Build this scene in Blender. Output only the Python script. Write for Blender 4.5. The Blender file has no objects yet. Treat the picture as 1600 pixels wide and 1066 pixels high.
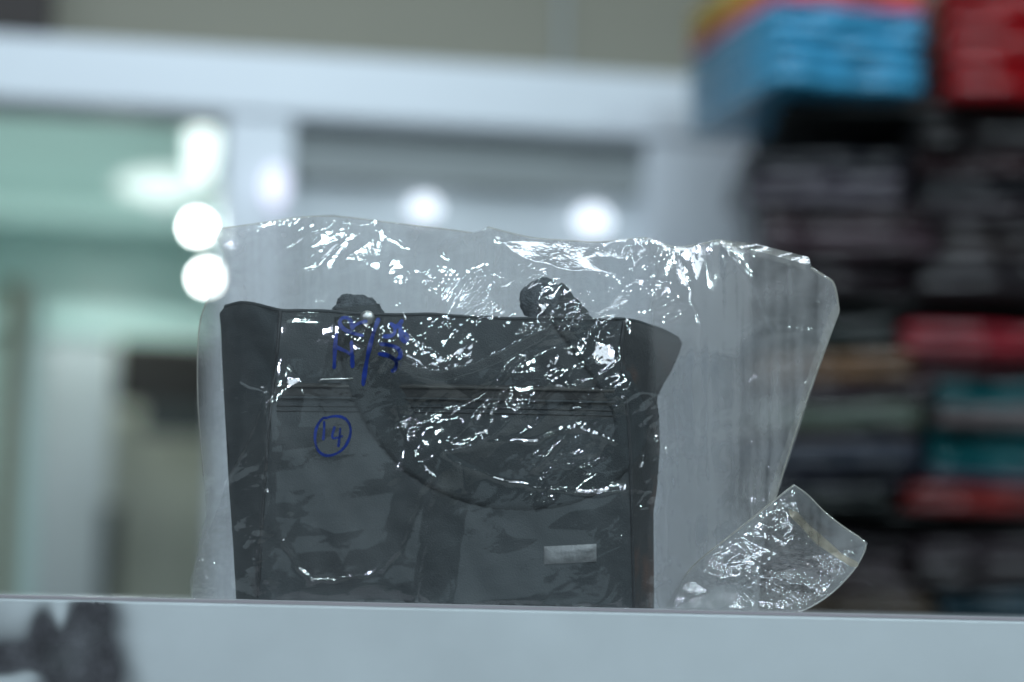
import bpy, math, random
import numpy as np
from mathutils import Vector, Matrix

random.seed(7)
rng = np.random.default_rng(11)
R = math.radians
scene = bpy.context.scene
COL = scene.collection

# ------------------------------------------------------------------ camera
TOP_Z = 0.90                       # counter top
CAM = Vector((0.0, -1.70, TOP_Z - 0.005))
LENS, FPX = 85.0, 85.0 / 36.0 * 1600.0
PITCH, ROLL = R(6.44), R(1.29)
fwd = Vector((0, math.cos(PITCH), math.sin(PITCH)))
right0 = Vector((1, 0, 0))
up0 = right0.cross(fwd)
right = right0 * math.cos(ROLL) + up0 * math.sin(ROLL)
up = up0 * math.cos(ROLL) - right0 * math.sin(ROLL)
cam_d = bpy.data.cameras.new('camera')
cam_d.lens = LENS
cam_d.sensor_width = 36.0
cam_d.clip_start, cam_d.clip_end = 0.05, 60.0
cam_d.dof.use_dof = True
cam_d.dof.focus_distance = 1.672
cam_d.dof.aperture_fstop = 1.9
cam_o = bpy.data.objects.new('camera', cam_d)
COL.objects.link(cam_o)
m = Matrix.Identity(4)
for i in range(3):
    m[i][0], m[i][1], m[i][2], m[i][3] = right[i], up[i], -fwd[i], CAM[i]
cam_o.matrix_world = m
scene.camera = cam_o

# ------------------------------------------------------------------ light
world = bpy.data.worlds.new('World')
scene.world = world
world.use_nodes = True
bgn = world.node_tree.nodes['Background']
bgn.inputs[0].default_value = (0.66, 0.83, 0.95, 1)
bgn.inputs[1].default_value = 0.12

def area(name, loc, aim, sx, sy, power, col):
    d = bpy.data.lights.new(name, 'AREA')
    d.shape, d.size, d.size_y, d.energy, d.color = 'RECTANGLE', sx, sy, power, col
    o = bpy.data.objects.new(name, d)
    o.location = loc
    o.rotation_euler = (Vector(aim) - Vector(loc)).to_track_quat('-Z', 'Y').to_euler()
    COL.objects.link(o)
COOL = (0.80, 0.91, 1.0)
# fluorescent and LED fittings on the shop ceiling, plus lights added for film sheen and the recess
for k, (x, y, z, p) in enumerate([(-1.15, -1.9, 2.2, 4.2), (-0.15, -2.7, 2.4, 3.4), (0.9, -2.2, 2.4, 3.6), (0.6, -1.3, 2.5, 4.0), (1.2, -0.75, 2.45, 3.2), (-0.3, -0.6, 2.55, 1.8), (0.15, -2.1, 2.45, 3.0), (-0.6, -1.6, 2.45, 2.6), (0.5, -0.9, 2.5, 2.8)]):
    area('ceiling_downlight', (x, y, z), (0.05, 0, 1.0), 0.13, 0.085, p * 1.6, (0.74, 0.97, 1.0) if k % 3 else (0.72, 0.80, 1.0))
area('added_sheen_panel', (0.42, -1.55, 2.5), (0.0, 0, 1.0), 0.85, 0.45, 11.0, (0.78, 0.90, 1.0))  # unseen large light added for broad highlights on the film
area('ceiling_light_back_left', (-0.6, 0.75, 2.6), (-0.6, 0.95, 0.9), 1.0, 0.25, 8.8, COOL)
area('ceiling_light_back', (0.35, 0.65, 2.6), (0.35, 0.85, 0.9), 1.0, 0.25, 7.2, COOL)
area('added_sheen_light', (-0.45, -4.2, 1.25), (0, 0, 1.0), 2.0, 1.1, 1.9, (0.66, 0.88, 1.0))  # added soft light behind the camera, gives the film blue-grey sheen
area('added_recess_light', (-0.95, 2.3, 2.6), (-0.7, 3.2, 0.9), 0.6, 0.3, 7.5, (0.86, 1.0, 0.95))  # unseen light added to brighten the left recess

scene.view_settings.view_transform = 'Standard'
scene.view_settings.look = 'None'
scene.view_settings.exposure = 0.0
scene.view_settings.gamma = 1.0
scene.view_settings.use_curve_mapping = False
cy = scene.cycles
cy.use_denoising = True
cy.max_bounces = 6
cy.transparent_max_bounces = 16
cy.use_adaptive_sampling = True
cy.adaptive_threshold = 0.02
cy.glossy_bounces = 3
cy.transmission_bounces = 6
cy.diffuse_bounces = 2
cy.caustics_reflective = False
cy.caustics_refractive = False
cy.sample_clamp_indirect = 4.0

# ------------------------------------------------------------------ helpers
def P(u, v, Y):
    """point of the plane y = Y that stands at photo position (u, v)"""
    d = fwd + right * ((u - 800.0) / FPX) - up * ((v - 533.0) / FPX)
    t = (Y - CAM.y) / d.y
    return CAM + d * t

def PA(u, v, Y):
    u, v, Y = np.broadcast_arrays(np.asarray(u, float), np.asarray(v, float), np.asarray(Y, float))
    a, b = (u - 800.0) / FPX, (v - 533.0) / FPX
    d = [fwd[i] + right[i] * a - up[i] * b for i in range(3)]
    t = (Y - CAM.y) / d[1]
    return np.stack([CAM[0] + d[0] * t, CAM[1] + d[1] * t, CAM[2] + d[2] * t], -1)

def lin(c):
    return tuple(((x / 255.0) / 12.92 if x / 255.0 <= 0.04045 else ((x / 255.0 + 0.055) / 1.055) ** 2.4) for x in c)

def mesh(name, verts, faces, mat, parent=None, smooth=True):
    off = parent_loc(parent)
    me = bpy.data.meshes.new(name)
    v = np.asarray(verts, float).reshape(-1, 3) - off
    me.from_pydata(v.tolist(), [], [tuple(int(i) for i in f) for f in faces])
    if smooth:
        me.polygons.foreach_set('use_smooth', [True] * len(me.polygons))
    me.materials.append(mat)
    me.update()
    o = bpy.data.objects.new(name, me)
    COL.objects.link(o)
    if parent is not None:
        o.parent = parent
    return o

def parent_loc(p):
    off = np.zeros(3)
    while p is not None:
        off += np.array(p.location)
        p = p.parent
    return off

def tag(o, label=None, cat=None, group=None, kind=None):
    for k, val in (('label', label), ('category', cat), ('group', group), ('kind', kind)):
        if val:
            o[k] = val
    return o

def thing(name, label, cat, loc, group=None):
    o = bpy.data.objects.new(name, None)
    o.empty_display_size = 0.05
    o.location = loc
    COL.objects.link(o)
    return tag(o, label, cat, group)

def box(name, x0, x1, y0, y1, z0, z1, mat, parent=None, rot=None, bevel=0.0):
    """axis-aligned box; rot = (pivot, angle about z)"""
    b = min(bevel, (x1 - x0) * .45, (y1 - y0) * .45, (z1 - z0) * .45)
    if b <= 0:
        vs = [(x, y, z) for x in (x0, x1) for y in (y0, y1) for z in (z0, z1)]
        fs = [(0, 1, 3, 2), (4, 6, 7, 5), (0, 4, 5, 1), (2, 3, 7, 6), (0, 2, 6, 4), (1, 5, 7, 3)]
    else:
        vs, fs = [], []
        idx = {}
        for ix in (0, 1):
            for iy in (0, 1):
                for iz in (0, 1):
                    X, Y, Z = (x0, x1)[ix], (y0, y1)[iy], (z0, z1)[iz]
                    sx, sy, sz = (1, -1)[ix], (1, -1)[iy], (1, -1)[iz]
                    idx[ix, iy, iz] = len(vs)
                    vs += [(X, Y + sy * b, Z + sz * b), (X + sx * b, Y, Z + sz * b), (X + sx * b, Y + sy * b, Z)]
        I = idx
        for s in (0, 1):
            fs.append([I[s, 0, 0], I[s, 0, 1], I[s, 1, 1], I[s, 1, 0]])
            fs.append([I[0, s, 0] + 1, I[1, s, 0] + 1, I[1, s, 1] + 1, I[0, s, 1] + 1])
            fs.append([I[0, 0, s] + 2, I[0, 1, s] + 2, I[1, 1, s] + 2, I[1, 0, s] + 2])
        for a in (0, 1):
            for c in (0, 1):
                fs.append([I[a, c, 0], I[a, c, 1], I[a, c, 1] + 1, I[a, c, 0] + 1])
                fs.append([I[a, 0, c], I[a, 1, c], I[a, 1, c] + 2, I[a, 0, c] + 2])
                fs.append([I[0, a, c] + 1, I[1, a, c] + 1, I[1, a, c] + 2, I[0, a, c] + 2])
        for k in I.values():
            fs.append([k, k + 1, k + 2])
    vs = np.array(vs, float)
    if rot:
        pv, an = rot
        c, s = math.cos(an), math.sin(an)
        dx, dy = vs[:, 0] - pv[0], vs[:, 1] - pv[1]
        vs[:, 0], vs[:, 1] = pv[0] + c * dx - s * dy, pv[1] + s * dx + c * dy
    o = mesh(name, vs, fs, mat, parent, smooth=False)
    import bmesh
    bm = bmesh.new(); bm.from_mesh(o.data)
    bmesh.ops.recalc_face_normals(bm, faces=bm.faces)
    bm.to_mesh(o.data); bm.free()
    return o

def grid_faces(nr, nc, keep=None):
    fs = []
    for i in range(nr - 1):
        for j in range(nc - 1):
            if keep is None or keep[i, j]:
                a = i * nc + j
                fs.append((a, a + nc, a + nc + 1, a + 1))
    return fs

def tube(name, pts, rad, mat, parent, n=6):
    pts = [Vector(p) for p in pts]
    vs, fs = [], []
    for i, p in enumerate(pts):
        t = (pts[min(i + 1, len(pts) - 1)] - pts[max(i - 1, 0)]).normalized()
        a = t.cross(Vector((0, 1, 0.01))).normalized()
        b = t.cross(a)
        r = rad[i] if hasattr(rad, '__len__') else rad
        for k in range(n):
            w = 2 * math.pi * k / n
            vs.append(p + a * (r * math.cos(w)) + b * (r * math.sin(w)))
    for i in range(len(pts) - 1):
        for k in range(n):
            fs.append((i * n + k, i * n + (k + 1) % n, (i + 1) * n + (k + 1) % n, (i + 1) * n + k))
    fs.append(tuple(range(n))[::-1]); fs.append(tuple((len(pts) - 1) * n + k for k in range(n)))
    o = mesh(name, [tuple(v) for v in vs], fs, mat, parent)
    for nm, val in (('milk_and_tone', 1.0), ('crumple', 0.2)):
        ca = o.data.attributes.new(nm, 'FLOAT', 'POINT'); ca.data.foreach_set('value', [val] * len(vs))
    return o

def resample(pts, step):
    pts = np.asarray(pts, float)
    seg = np.hypot(*np.diff(pts, axis=0).T)
    s = np.concatenate([[0], np.cumsum(seg)])
    n = max(2, int(s[-1] / step) + 1)
    q = np.linspace(0, s[-1], n)
    return np.stack([np.interp(q, s, pts[:, 0]), np.interp(q, s, pts[:, 1])], -1)

def smooth_poly(pts, step, closed=False, it=2):
    p = np.asarray(pts, float)
    for _ in range(it):                                   # corner cutting
        q = np.roll(p, -1, 0) if closed else p[1:]
        a = p if closed else p[:-1]
        n = np.empty((2 * len(a), 2))
        n[0::2], n[1::2] = a * .75 + q * .25, a * .25 + q * .75
        if not closed:
            n = np.concatenate([p[:1], n, p[-1:]])
        p = n
    return resample(np.concatenate([p, p[:1]]) if closed else p, step)

def vnoise(U, V, s, seed, ang=0.0, stretch=1.0, smooth=False):
    """piecewise-linear (faceted) noise on a triangular lattice: creased like crumpled film"""
    r = np.random.default_rng(seed)
    tab = r.uniform(-1, 1, (256, 256))
    jx, jy = r.uniform(-.36, .36, (256, 256)), r.uniform(-.36, .36, (256, 256))
    c, sn = math.cos(ang), math.sin(ang)
    x = (U * c + V * sn) / (s * stretch) + 500.3
    y = (-U * sn + V * c) / s + 500.7
    x, y = x + .5 * y, y * 1.1547
    i, j = np.floor(x).astype(int), np.floor(y).astype(int)
    fx, fy = x - i, y - j
    if smooth:
        fx, fy = fx * fx * (3 - 2 * fx), fy * fy * (3 - 2 * fy)
        g = lambda a, b: tab[a % 256, b % 256]
        return (g(i, j) * (1 - fx) + g(i + 1, j) * fx) * (1 - fy) + (g(i, j + 1) * (1 - fx) + g(i + 1, j + 1) * fx) * fy
    g = lambda a, b: tab[a % 256, b % 256]
    lo = fx + fy < 1
    return np.where(lo, g(i, j) * (1 - fx - fy) + g(i + 1, j) * fx + g(i, j + 1) * fy,
                    g(i + 1, j + 1) * (fx + fy - 1) + g(i + 1, j) * (1 - fy) + g(i, j + 1) * (1 - fx))

def warp(U, V, seed, a, s):
    return U + a * vnoise(U, V, s, seed, smooth=True), V + a * vnoise(U, V, s, seed + 1, smooth=True)

# ------------------------------------------------------------------ materials
def new_mat(name):
    mt = bpy.data.materials.new(name)
    mt.use_nodes = True
    nt = mt.node_tree
    return mt, nt, nt.nodes['Principled BSDF']

def paint(name, col, rough=0.5, spec=0.5, noise=0.0, nscale=30.0, bump=0.0, bscale=200.0, metal=0.0, coat=0.0):
    mt, nt, b = new_mat(name)
    N, L = nt.nodes, nt.links
    b.inputs['Base Color'].default_value = (*col, 1)
    b.inputs['Roughness'].default_value = rough
    b.inputs['Specular IOR Level'].default_value = spec
    b.inputs['Metallic'].default_value = metal
    b.inputs['Coat Weight'].default_value = coat
    b.inputs['Coat Roughness'].default_value = 0.15
    tc = N.new('ShaderNodeTexCoord')
    if noise:
        n = N.new('ShaderNodeTexNoise'); n.inputs['Scale'].default_value = nscale; n.inputs['Detail'].default_value = 6
        L.new(tc.outputs['Object'], n.inputs['Vector'])
        r = N.new('ShaderNodeValToRGB')
        r.color_ramp.elements[0].position, r.color_ramp.elements[1].position = .3, .7
        r.color_ramp.elements[0].color = (*[c * (1 - noise) for c in col], 1)
        r.color_ramp.elements[1].color = (*[min(1, c * (1 + noise)) for c in col], 1)
        L.new(n.outputs['Fac'], r.inputs['Fac']); L.new(r.outputs['Color'], b.inputs['Base Color'])
    if bump:
        n = N.new('ShaderNodeTexNoise'); n.inputs['Scale'].default_value = bscale; n.inputs['Detail'].default_value = 4
        L.new(tc.outputs['Object'], n.inputs['Vector'])
        bp = N.new('ShaderNodeBump'); bp.inputs['Strength'].default_value = bump; bp.inputs['Distance'].default_value = 0.002
        L.new(n.outputs['Fac'], bp.inputs['Height']); L.new(bp.outputs['Normal'], b.inputs['Normal'])
    return mt

def glow(name, col, strength):
    mt, nt, b = new_mat(name)
    b.inputs['Base Color'].default_value = (.12, .12, .12, 1)
    b.inputs['Emission Color'].default_value = (*col, 1)
    b.inputs['Emission Strength'].default_value = strength
    return mt

def film_mat(name, haze=0.12, tint=(1, 1, 1), rough=0.09, spec=0.07, bump=0.20):
    """thin clear film: mostly transparent, a little milky forward scatter, a glossy skin"""
    mt = bpy.data.materials.new(name)
    mt.use_nodes = True
    nt = mt.node_tree
    N, L = nt.nodes, nt.links
    N.clear()
    out = N.new('ShaderNodeOutputMaterial')
    tc = N.new('ShaderNodeTexCoord')
    at = N.new('ShaderNodeAttribute'); at.attribute_name = 'crumple'      # how tightly crumpled
    am = N.new('ShaderNodeAttribute'); am.attribute_name = 'milk_and_tone'         # milky streaks, plus haze painted to set tones
    nz = N.new('ShaderNodeTexNoise'); nz.inputs['Scale'].default_value = 330; nz.inputs['Detail'].default_value = 1
    L.new(tc.outputs['Object'], nz.inputs['Vector'])
    ml = N.new('ShaderNodeMath'); ml.operation = 'MULTIPLY_ADD'; ml.inputs[1].default_value = bump; ml.inputs[2].default_value = 0.03
    L.new(at.outputs['Fac'], ml.inputs[0])
    bp = N.new('ShaderNodeBump'); bp.inputs['Distance'].default_value = 0.0025
    L.new(nz.outputs['Fac'], bp.inputs['Height']); L.new(ml.outputs[0], bp.inputs['Strength'])
    lw = N.new('ShaderNodeLayerWeight'); lw.inputs['Blend'].default_value = 0.5
    pw = N.new('ShaderNodeMath'); pw.operation = 'POWER'; pw.inputs[1].default_value = 4.0
    L.new(lw.outputs['Facing'], pw.inputs[0])
    fr = N.new('ShaderNodeMath'); fr.operation = 'MULTIPLY_ADD'; fr.inputs[1].default_value = 0.7; fr.inputs[2].default_value = spec
    L.new(pw.outputs[0], fr.inputs[0])
    hz = N.new('ShaderNodeMath'); hz.operation = 'MULTIPLY'; hz.inputs[1].default_value = haze
    L.new(am.outputs['Fac'], hz.inputs[0])
    hf = N.new('ShaderNodeMath'); hf.operation = 'MULTIPLY_ADD'; hf.inputs[1].default_value = 0.14
    L.new(pw.outputs[0], hf.inputs[0]); L.new(hz.outputs[0], hf.inputs[2])
    tr = N.new('ShaderNodeBsdfTransparent'); tr.inputs[0].default_value = (*[.965 * t for t in tint], 1)
    tl = N.new('ShaderNodeBsdfTranslucent'); tl.inputs[0].default_value = (*[.92 * t for t in tint], 1)
    df = N.new('ShaderNodeBsdfDiffuse'); df.inputs[0].default_value = (*[.92 * t for t in tint], 1)
    hm = N.new('ShaderNodeMixShader'); hm.inputs[0].default_value = 0.12
    L.new(tl.outputs[0], hm.inputs[1]); L.new(df.outputs[0], hm.inputs[2])
    m1 = N.new('ShaderNodeMixShader')
    L.new(hf.outputs[0], m1.inputs[0]); L.new(tr.outputs[0], m1.inputs[1]); L.new(hm.outputs[0], m1.inputs[2])
    gl = N.new('ShaderNodeBsdfGlossy'); gl.inputs['Roughness'].default_value = rough
    L.new(bp.outputs['Normal'], gl.inputs['Normal'])
    m2 = N.new('ShaderNodeMixShader')
    L.new(fr.outputs[0], m2.inputs[0]); L.new(m1.outputs[0], m2.inputs[1]); L.new(gl.outputs[0], m2.inputs[2])
    L.new(m2.outputs[0], out.inputs['Surface'])
    return mt

M = {}
M['counter'] = paint('white_laminate', (0.53, 0.57, 0.585), 0.35, 0.4, noise=0.05, nscale=14, bump=0.06, bscale=60)
M['counter_edge'] = paint('maroon_edge_band', (0.34, 0.31, 0.33), 0.6)
M['white'] = paint('white_lacquer', (0.72, 0.77, 0.82), 0.35, 0.5, noise=0.02, nscale=4)
M['pale'] = paint('pale_panel', (0.62, 0.67, 0.70), 0.4, 0.4, noise=0.03, nscale=5)
M['grey'] = paint('grey_shade', (0.30, 0.33, 0.33), 0.5)
M['olive'] = paint('olive_grey_wall', (0.25, 0.243, 0.195), 0.8, noise=0.05, nscale=3)
M['mint'] = paint('mint_board', (0.56, 0.78, 0.75), 0.3, 0.5, noise=0.04, nscale=3)
M['mint_light'] = paint('light_mint_board', (0.62, 0.82, 0.78), 0.3, 0.5)
M['beige'] = paint('beige_board', (0.74, 0.76, 0.64), 0.5, noise=0.04, nscale=4)
M['brass'] = paint('brown_trim', (0.28, 0.25, 0.15), 0.4)
M['black'] = paint('black_plastic', (0.026, 0.023, 0.021), 0.4)
M['charcoal'] = paint('charcoal_metal', (0.05, 0.06, 0.06), 0.4)
M['dark'] = paint('dark_shelf_board', (0.018, 0.02, 0.02), 0.6)
M['darkbrown'] = paint('dark_brown_card', (0.035, 0.028, 0.026), 0.7)
M['floor'] = paint('floor_tile', (0.4, 0.4, 0.38), 0.4)
M['bulb'] = glow('lit_bulb', (0.92, 1.0, 0.98), 34)
M['tube'] = glow('reflection_glow', (0.84, 1.0, 0.98), 2.2)  # glow of the oval lamp reflections
M['reflection_dim'] = glow('reflection_glow_dim', (0.80, 1.0, 0.97), 1.0)
M['spot'] = glow('reflection_spot', (0.78, 0.88, 1.0), 2.0)  # glow of the round lamp reflections on the cabinet
M['spot_dim'] = glow('reflection_spot_dim', (0.76, 0.80, 1.0), 1.5)
M['leather'] = paint('charcoal_leatherette', (0.029, 0.037, 0.040), 0.6, 0.4, noise=0.25, nscale=18, bump=0.25, bscale=900)
M['leather_dark'] = paint('black_leatherette', (0.020, 0.023, 0.025), 0.5, 0.4, noise=0.3, nscale=25, bump=0.3, bscale=800)
M['strap'] = paint('grey_webbing', (0.031, 0.039, 0.042), 0.7, 0.3, noise=0.3, nscale=60, bump=0.6, bscale=1200)
M['gusset'] = paint('rusty_brown_side', (0.080, 0.058, 0.046), 0.6, 0.3, noise=0.6, nscale=22, bump=0.3, bscale=600)
M['knot'] = paint('frayed_webbing', (0.10, 0.115, 0.125), 0.85, 0.2, noise=0.4, nscale=140, bump=1.0, bscale=700)
_mt, _nt, _b = M['gusset'], M['gusset'].node_tree, None
for _n in _nt.nodes:
    if _n.type == 'VALTORGB':
        _n.color_ramp.elements[0].position, _n.color_ramp.elements[1].position = .52, .76
        _n.color_ramp.elements[0].color, _n.color_ramp.elements[1].color = (.026, .029, .030, 1), (.13, .06, .036, 1)
M['thread'] = paint('dark_thread', (0.020, 0.024, 0.026), 0.8)
M['zip'] = paint('zip_tape', (0.022, 0.023, 0.022), 0.7, noise=0.4, nscale=80)
M['zip_teeth'] = paint('dull_zip', (0.05, 0.05, 0.045), 0.5, metal=0.3)
M['steel'] = paint('brushed_steel', (0.55, 0.56, 0.54), 0.38, metal=1.0, noise=0.25, nscale=120, bump=0.2, bscale=300)
M['plate'] = paint('metal_plate', (0.22, 0.23, 0.23), 0.5, metal=0.4, noise=0.3, nscale=140, bump=0.3, bscale=500)
M['ink'] = paint('blue_ink', (0.004, 0.020, 0.15), 0.35, 0.4, noise=0.35, nscale=160)
M['film'] = film_mat('clear_film', haze=0.15, spec=0.115, rough=0.075)
M['film_back'] = film_mat('clear_film_rear', haze=0.20)
M['film_flap'] = film_mat('clear_film_corner', haze=0.15, spec=0.12, bump=0.5, rough=0.07)
M['film_seal'] = film_mat('film_seal', haze=0.24, tint=(1.0, .985, .95), spec=0.12)
M['film_edge'] = film_mat('film_edge', haze=0.5, tint=(1.0, .98, .92), spec=0.15)
M['tape'] = film_mat('yellowed_adhesive', haze=0.38, tint=(1.0, .92, .76), spec=0.06)

# ------------------------------------------------------------------ setting
fl = mesh('floor', [(-3, -3, 0), (3, -3, 0), (3, 6, 0), (-3, 6, 0)], [(0, 1, 2, 3)], M['floor'], smooth=False)
tag(fl, kind='structure')

# yawed frame for everything along the rear of the shop
YAW = R(10.5)
WY = 1.75                                  # depth of the rear cabinet front at x = 0
def W(u, v, off=0.0):
    """local (along, height) on the rear cabinet's front plane pushed back by off"""
    d = fwd + right * ((u - 800.0) / FPX) - up * ((v - 533.0) / FPX)
    nrm = Vector((-math.sin(YAW), math.cos(YAW), 0))
    o = Vector((0, WY, 0)) + nrm * off
    t = (o - CAM).dot(nrm) / d.dot(nrm)
    p = CAM + d * t
    ax = Vector((math.cos(YAW), math.sin(YAW), 0))
    return (p - Vector((0, WY, 0))).dot(ax), p.z

ROT = ((0, WY), YAW)
def wbox(name, a0, a1, d0, d1, z0, z1, mat, parent=None, bevel=0.0):
    return box(name, a0, a1, WY + d0, WY + d1, z0, z1, mat, parent, ROT, bevel)
def wpt(a, d, z):
    c, s = math.cos(YAW), math.sin(YAW)
    return Vector((c * a - s * d, WY + s * a + c * d, z))

# rear wall above and behind
a0, _ = W(-400, 50, 1.9); a1, _ = W(2100, 50, 1.9)
rw = wbox('wall_rear', -2.6, 2.6, 2.35, 2.45, 0, 3.0, M['olive'])
tag(rw, kind='structure')
# upper bulkhead over the cabinets
aL, zb = W(-60, 40, 0.12)
bh = wbox('wall_bulkhead', -1.6, 1.6, 0.10, 0.20, W(500, 105, .1)[1], 2.6, M['olive'])
tag(bh, kind='structure')
br = wbox('bulkhead_joint', W(893, 0)[0], W(903, 0)[0], 0.085, 0.0975, W(500, 100, .1)[1], 2.6, M['grey'], bh)

cab = thing('display_cabinet', 'white display cabinet frame with wide top beam and upright posts behind the bag', 'cabinet', wpt(0, 0, 0))
zt = W(500, 88)[1]; zbm = W(500, 190)[1]
wbox('beam', -1.25, W(1160, 100)[0] + .3, -0.02, 0.10, zbm, zt, M['white'], cab, 0.006)
pL0, pL1 = W(347, 300)[0], W(455, 300)[0]
pR0, pR1 = W(1008, 300)[0], W(1160, 300)[0] + 0.3
wbox('post', pL0, pL1, -0.012, 0.10, 0, zbm - .001, M['white'], cab, 0.004)
wbox('post', pR0, pR1, -0.012, 0.10, 0, zbm - .001, M['white'], cab, 0.004)
# middle bay: grey shade strip, pale back panel, pane
zv = W(730, 283)[1]
wbox('shade_strip', pL1 + .001, pR0 - .001, 0.03, 0.05, zv, zbm - .002, M['grey'], cab)  # dark strip built in for the shade under the beam
wbox('back_panel', pL1 + .001, pR0 - .001, 0.06, 0.08, 0.0, zv - .001, M['pale'], cab)

# left bay: a green-lit recess with shelves and a lower cupboard
D2 = 1.35
rec = thing('recess_shelving', 'mint green recessed shelving seen through the opening at the far left', 'shelving', wpt(-0.6, D2, 0))
def rb(name, u0, u1, v0, v1, d0, d1, mat, bevel=0.0):
    um, vm = (u0 + u1) / 2, (v0 + v1) / 2
    x0, x1 = W(u0, vm, d0)[0], W(u1, vm, d0)[0]
    z1_, z0_ = W(um, v0, d0)[1], W(um, v1, d0)[1]
    return wbox(name, x0, x1, d0, d1, z0_, z1_, mat, rec, bevel)
rb('back_panel', -250, 430, 40, 540, D2 + .5, D2 + .52, M['mint'])
rb('shelf', -250, 430, 318, 346, D2 + .2, D2 + .49, M['mint'])
rb('shelf', -250, 430, 478, 522, D2 + .12, D2 + .49, M['mint'])
rb('upright', 60, 170, 532, 960, D2 - .05, D2 + .3, M['pale'])
rb('lower_panel', 171, 430, 532, 960, D2 + .1, D2 + .13, M['beige'])
rb('lower_panel', -60, 58, 532, 960, D2 + .1, D2 + .13, M['mint'])
rb('trim', -6, 26, 440, 960, D2 - .30, D2 - .25, M['brass'])
rb('trim', 30, 62, 440, 960, D2 - .30, D2 - .26, M['mint_light'])

mon = thing('black_screen', 'black boxy screen hung low in the left opening', 'screen', wpt(W(245, 620, 1.2)[0], 1.2, W(245, 690, 1.2)[1]))
x0, x1 = W(182, 600, 1.2)[0], W(345, 600, 1.2)[0]
z1_, z0_ = W(245, 532, 1.2)[1], W(245, 630, 1.2)[1]
wbox('housing', x0, x1, 1.2, 1.3, z0_, z1_, M['black'], mon, 0.006)
wbox('bezel', x0 + .05, x1, 1.19, 1.199, z0_ - .06, z0_ - .001, M['charcoal'], mon)
hnd = thing('cupboard_handle', 'dark upright bar in front of the beige panel at the lower left', 'handle', wpt(W(170, 870, 1.25)[0], 1.25, 0.0))
x0, x1 = W(158, 860, 1.25)[0], W(184, 860, 1.25)[0]
wbox('bar', x0, x1, 1.25, 1.28, 0.0, W(170, 800, 1.25)[1], M['charcoal'], hnd, 0.006)
wbox('cap', x0 - .006, x1 + .006, 1.244, 1.286, W(170, 799, 1.25)[1], W(170, 790, 1.25)[1], M['charcoal'], hnd, 0.003)

# dark carton on top of the beam
x0, x1 = W(-160, 30, -.01)[0], W(82, 30, -.01)[0]
crt = thing('carton', 'dark brown carton on the beam in the top left corner', 'carton', wpt((x0 + x1) / 2, .04, zt))
wbox('box_body', x0, x1, -0.012, .09, zt, zt + .16, M['darkbrown'], crt, .004)
wbox('lid', x0 - .004, x1 + .004, -0.016, .094, zt + .161, zt + .20, M['darkbrown'], crt, .004)

# lit bulbs, plus glowing shapes added in place of lamp reflections
def ball(name, c, r, mat, parent, sx=1, sy=1, sz=1, n=16, k=10):
    vs, fs = [], []
    for i in range(k + 1):
        th = math.pi * i / k
        for j in range(n):
            ph = 2 * math.pi * j / n
            vs.append((c[0] + sx * r * math.sin(th) * math.cos(ph), c[1] + sy * r * math.sin(th) * math.sin(ph), c[2] + sz * r * math.cos(th)))
    for i in range(k):
        for j in range(n):
            fs.append((i * n + j, (i + 1) * n + j, (i + 1) * n + (j + 1) % n, i * n + (j + 1) % n))
    return mesh(name, vs, fs, mat, parent)
def lamp_or_reflection_at(name, label, u, v, off, ru, rv, mat, fitting=True):
    a, z = W(u, v, off)
    c = wpt(a, off, z)
    D = (c - CAM).length
    t = thing(name, label, 'lamp', c)
    ball('bulb', c, 1.0, mat, t, ru * D / FPX, min(ru, rv) * D / FPX, rv * D / FPX)  # also the glowing shape of the added lamp reflections
    if fitting:
        r = max(ru, rv) * D / FPX
        cb = wpt(a, off + r * .9, z)
        tube('lamp_or_reflection_holder', [cb, wpt(a, off + r * 1.8, z)], [min(ru, rv) * D / FPX * .7, min(ru, rv) * D / FPX * .8], M['white'], t, 10)
    return t
gl0 = lamp_or_reflection_at('globe_lamp', 'upper of two round white glowing bulbs left of the bag', 308, 355, D2 - .1, 10, 10, M['bulb'])
lamp_or_reflection_at('globe_lamp', 'lower of two round white glowing bulbs, at the upper left corner of the plastic', 322, 434, D2 - .1, 10, 10, M['bulb'])
pd = bpy.data.lights.new('bulb_light', 'POINT'); pd.energy, pd.color, pd.shadow_soft_size = 3.6, (0.85, 1.0, 0.96), 0.03
po = bpy.data.objects.new('bulb_light', pd); po.location = gl0.location + Vector((-.12, -.22, -.03)); COL.objects.link(po)
lamp_or_reflection_at('oval_reflection', 'upright oval white glowing lamp reflection under the beam left of the post', 316, 226, D2 - .12, 20, 56, M['tube'])  # glowing oval added in place of a reflected lamp
lamp_or_reflection_at('oval_reflection', 'lying oval white glowing lamp reflection just above the two round bulbs', 262, 290, D2 - .14, 82, 24, M['reflection_dim'])
lamp_or_reflection_at('spot_reflection', 'violet white glowing lamp reflection on the left post', 430, 292, -0.03, 18, 32, M['spot_dim'])  # this and the next two: glowing blobs added as reflected lamps
lamp_or_reflection_at('spot_reflection', 'small bluish white glowing lamp reflection over the middle panel, left of two', 663, 325, 0.025, 24, 18, M['spot'])
lamp_or_reflection_at('spot_reflection', 'small bluish white glowing lamp reflection over the middle panel, right of two', 926, 345, 0.025, 27, 22, M['spot'])

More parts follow.
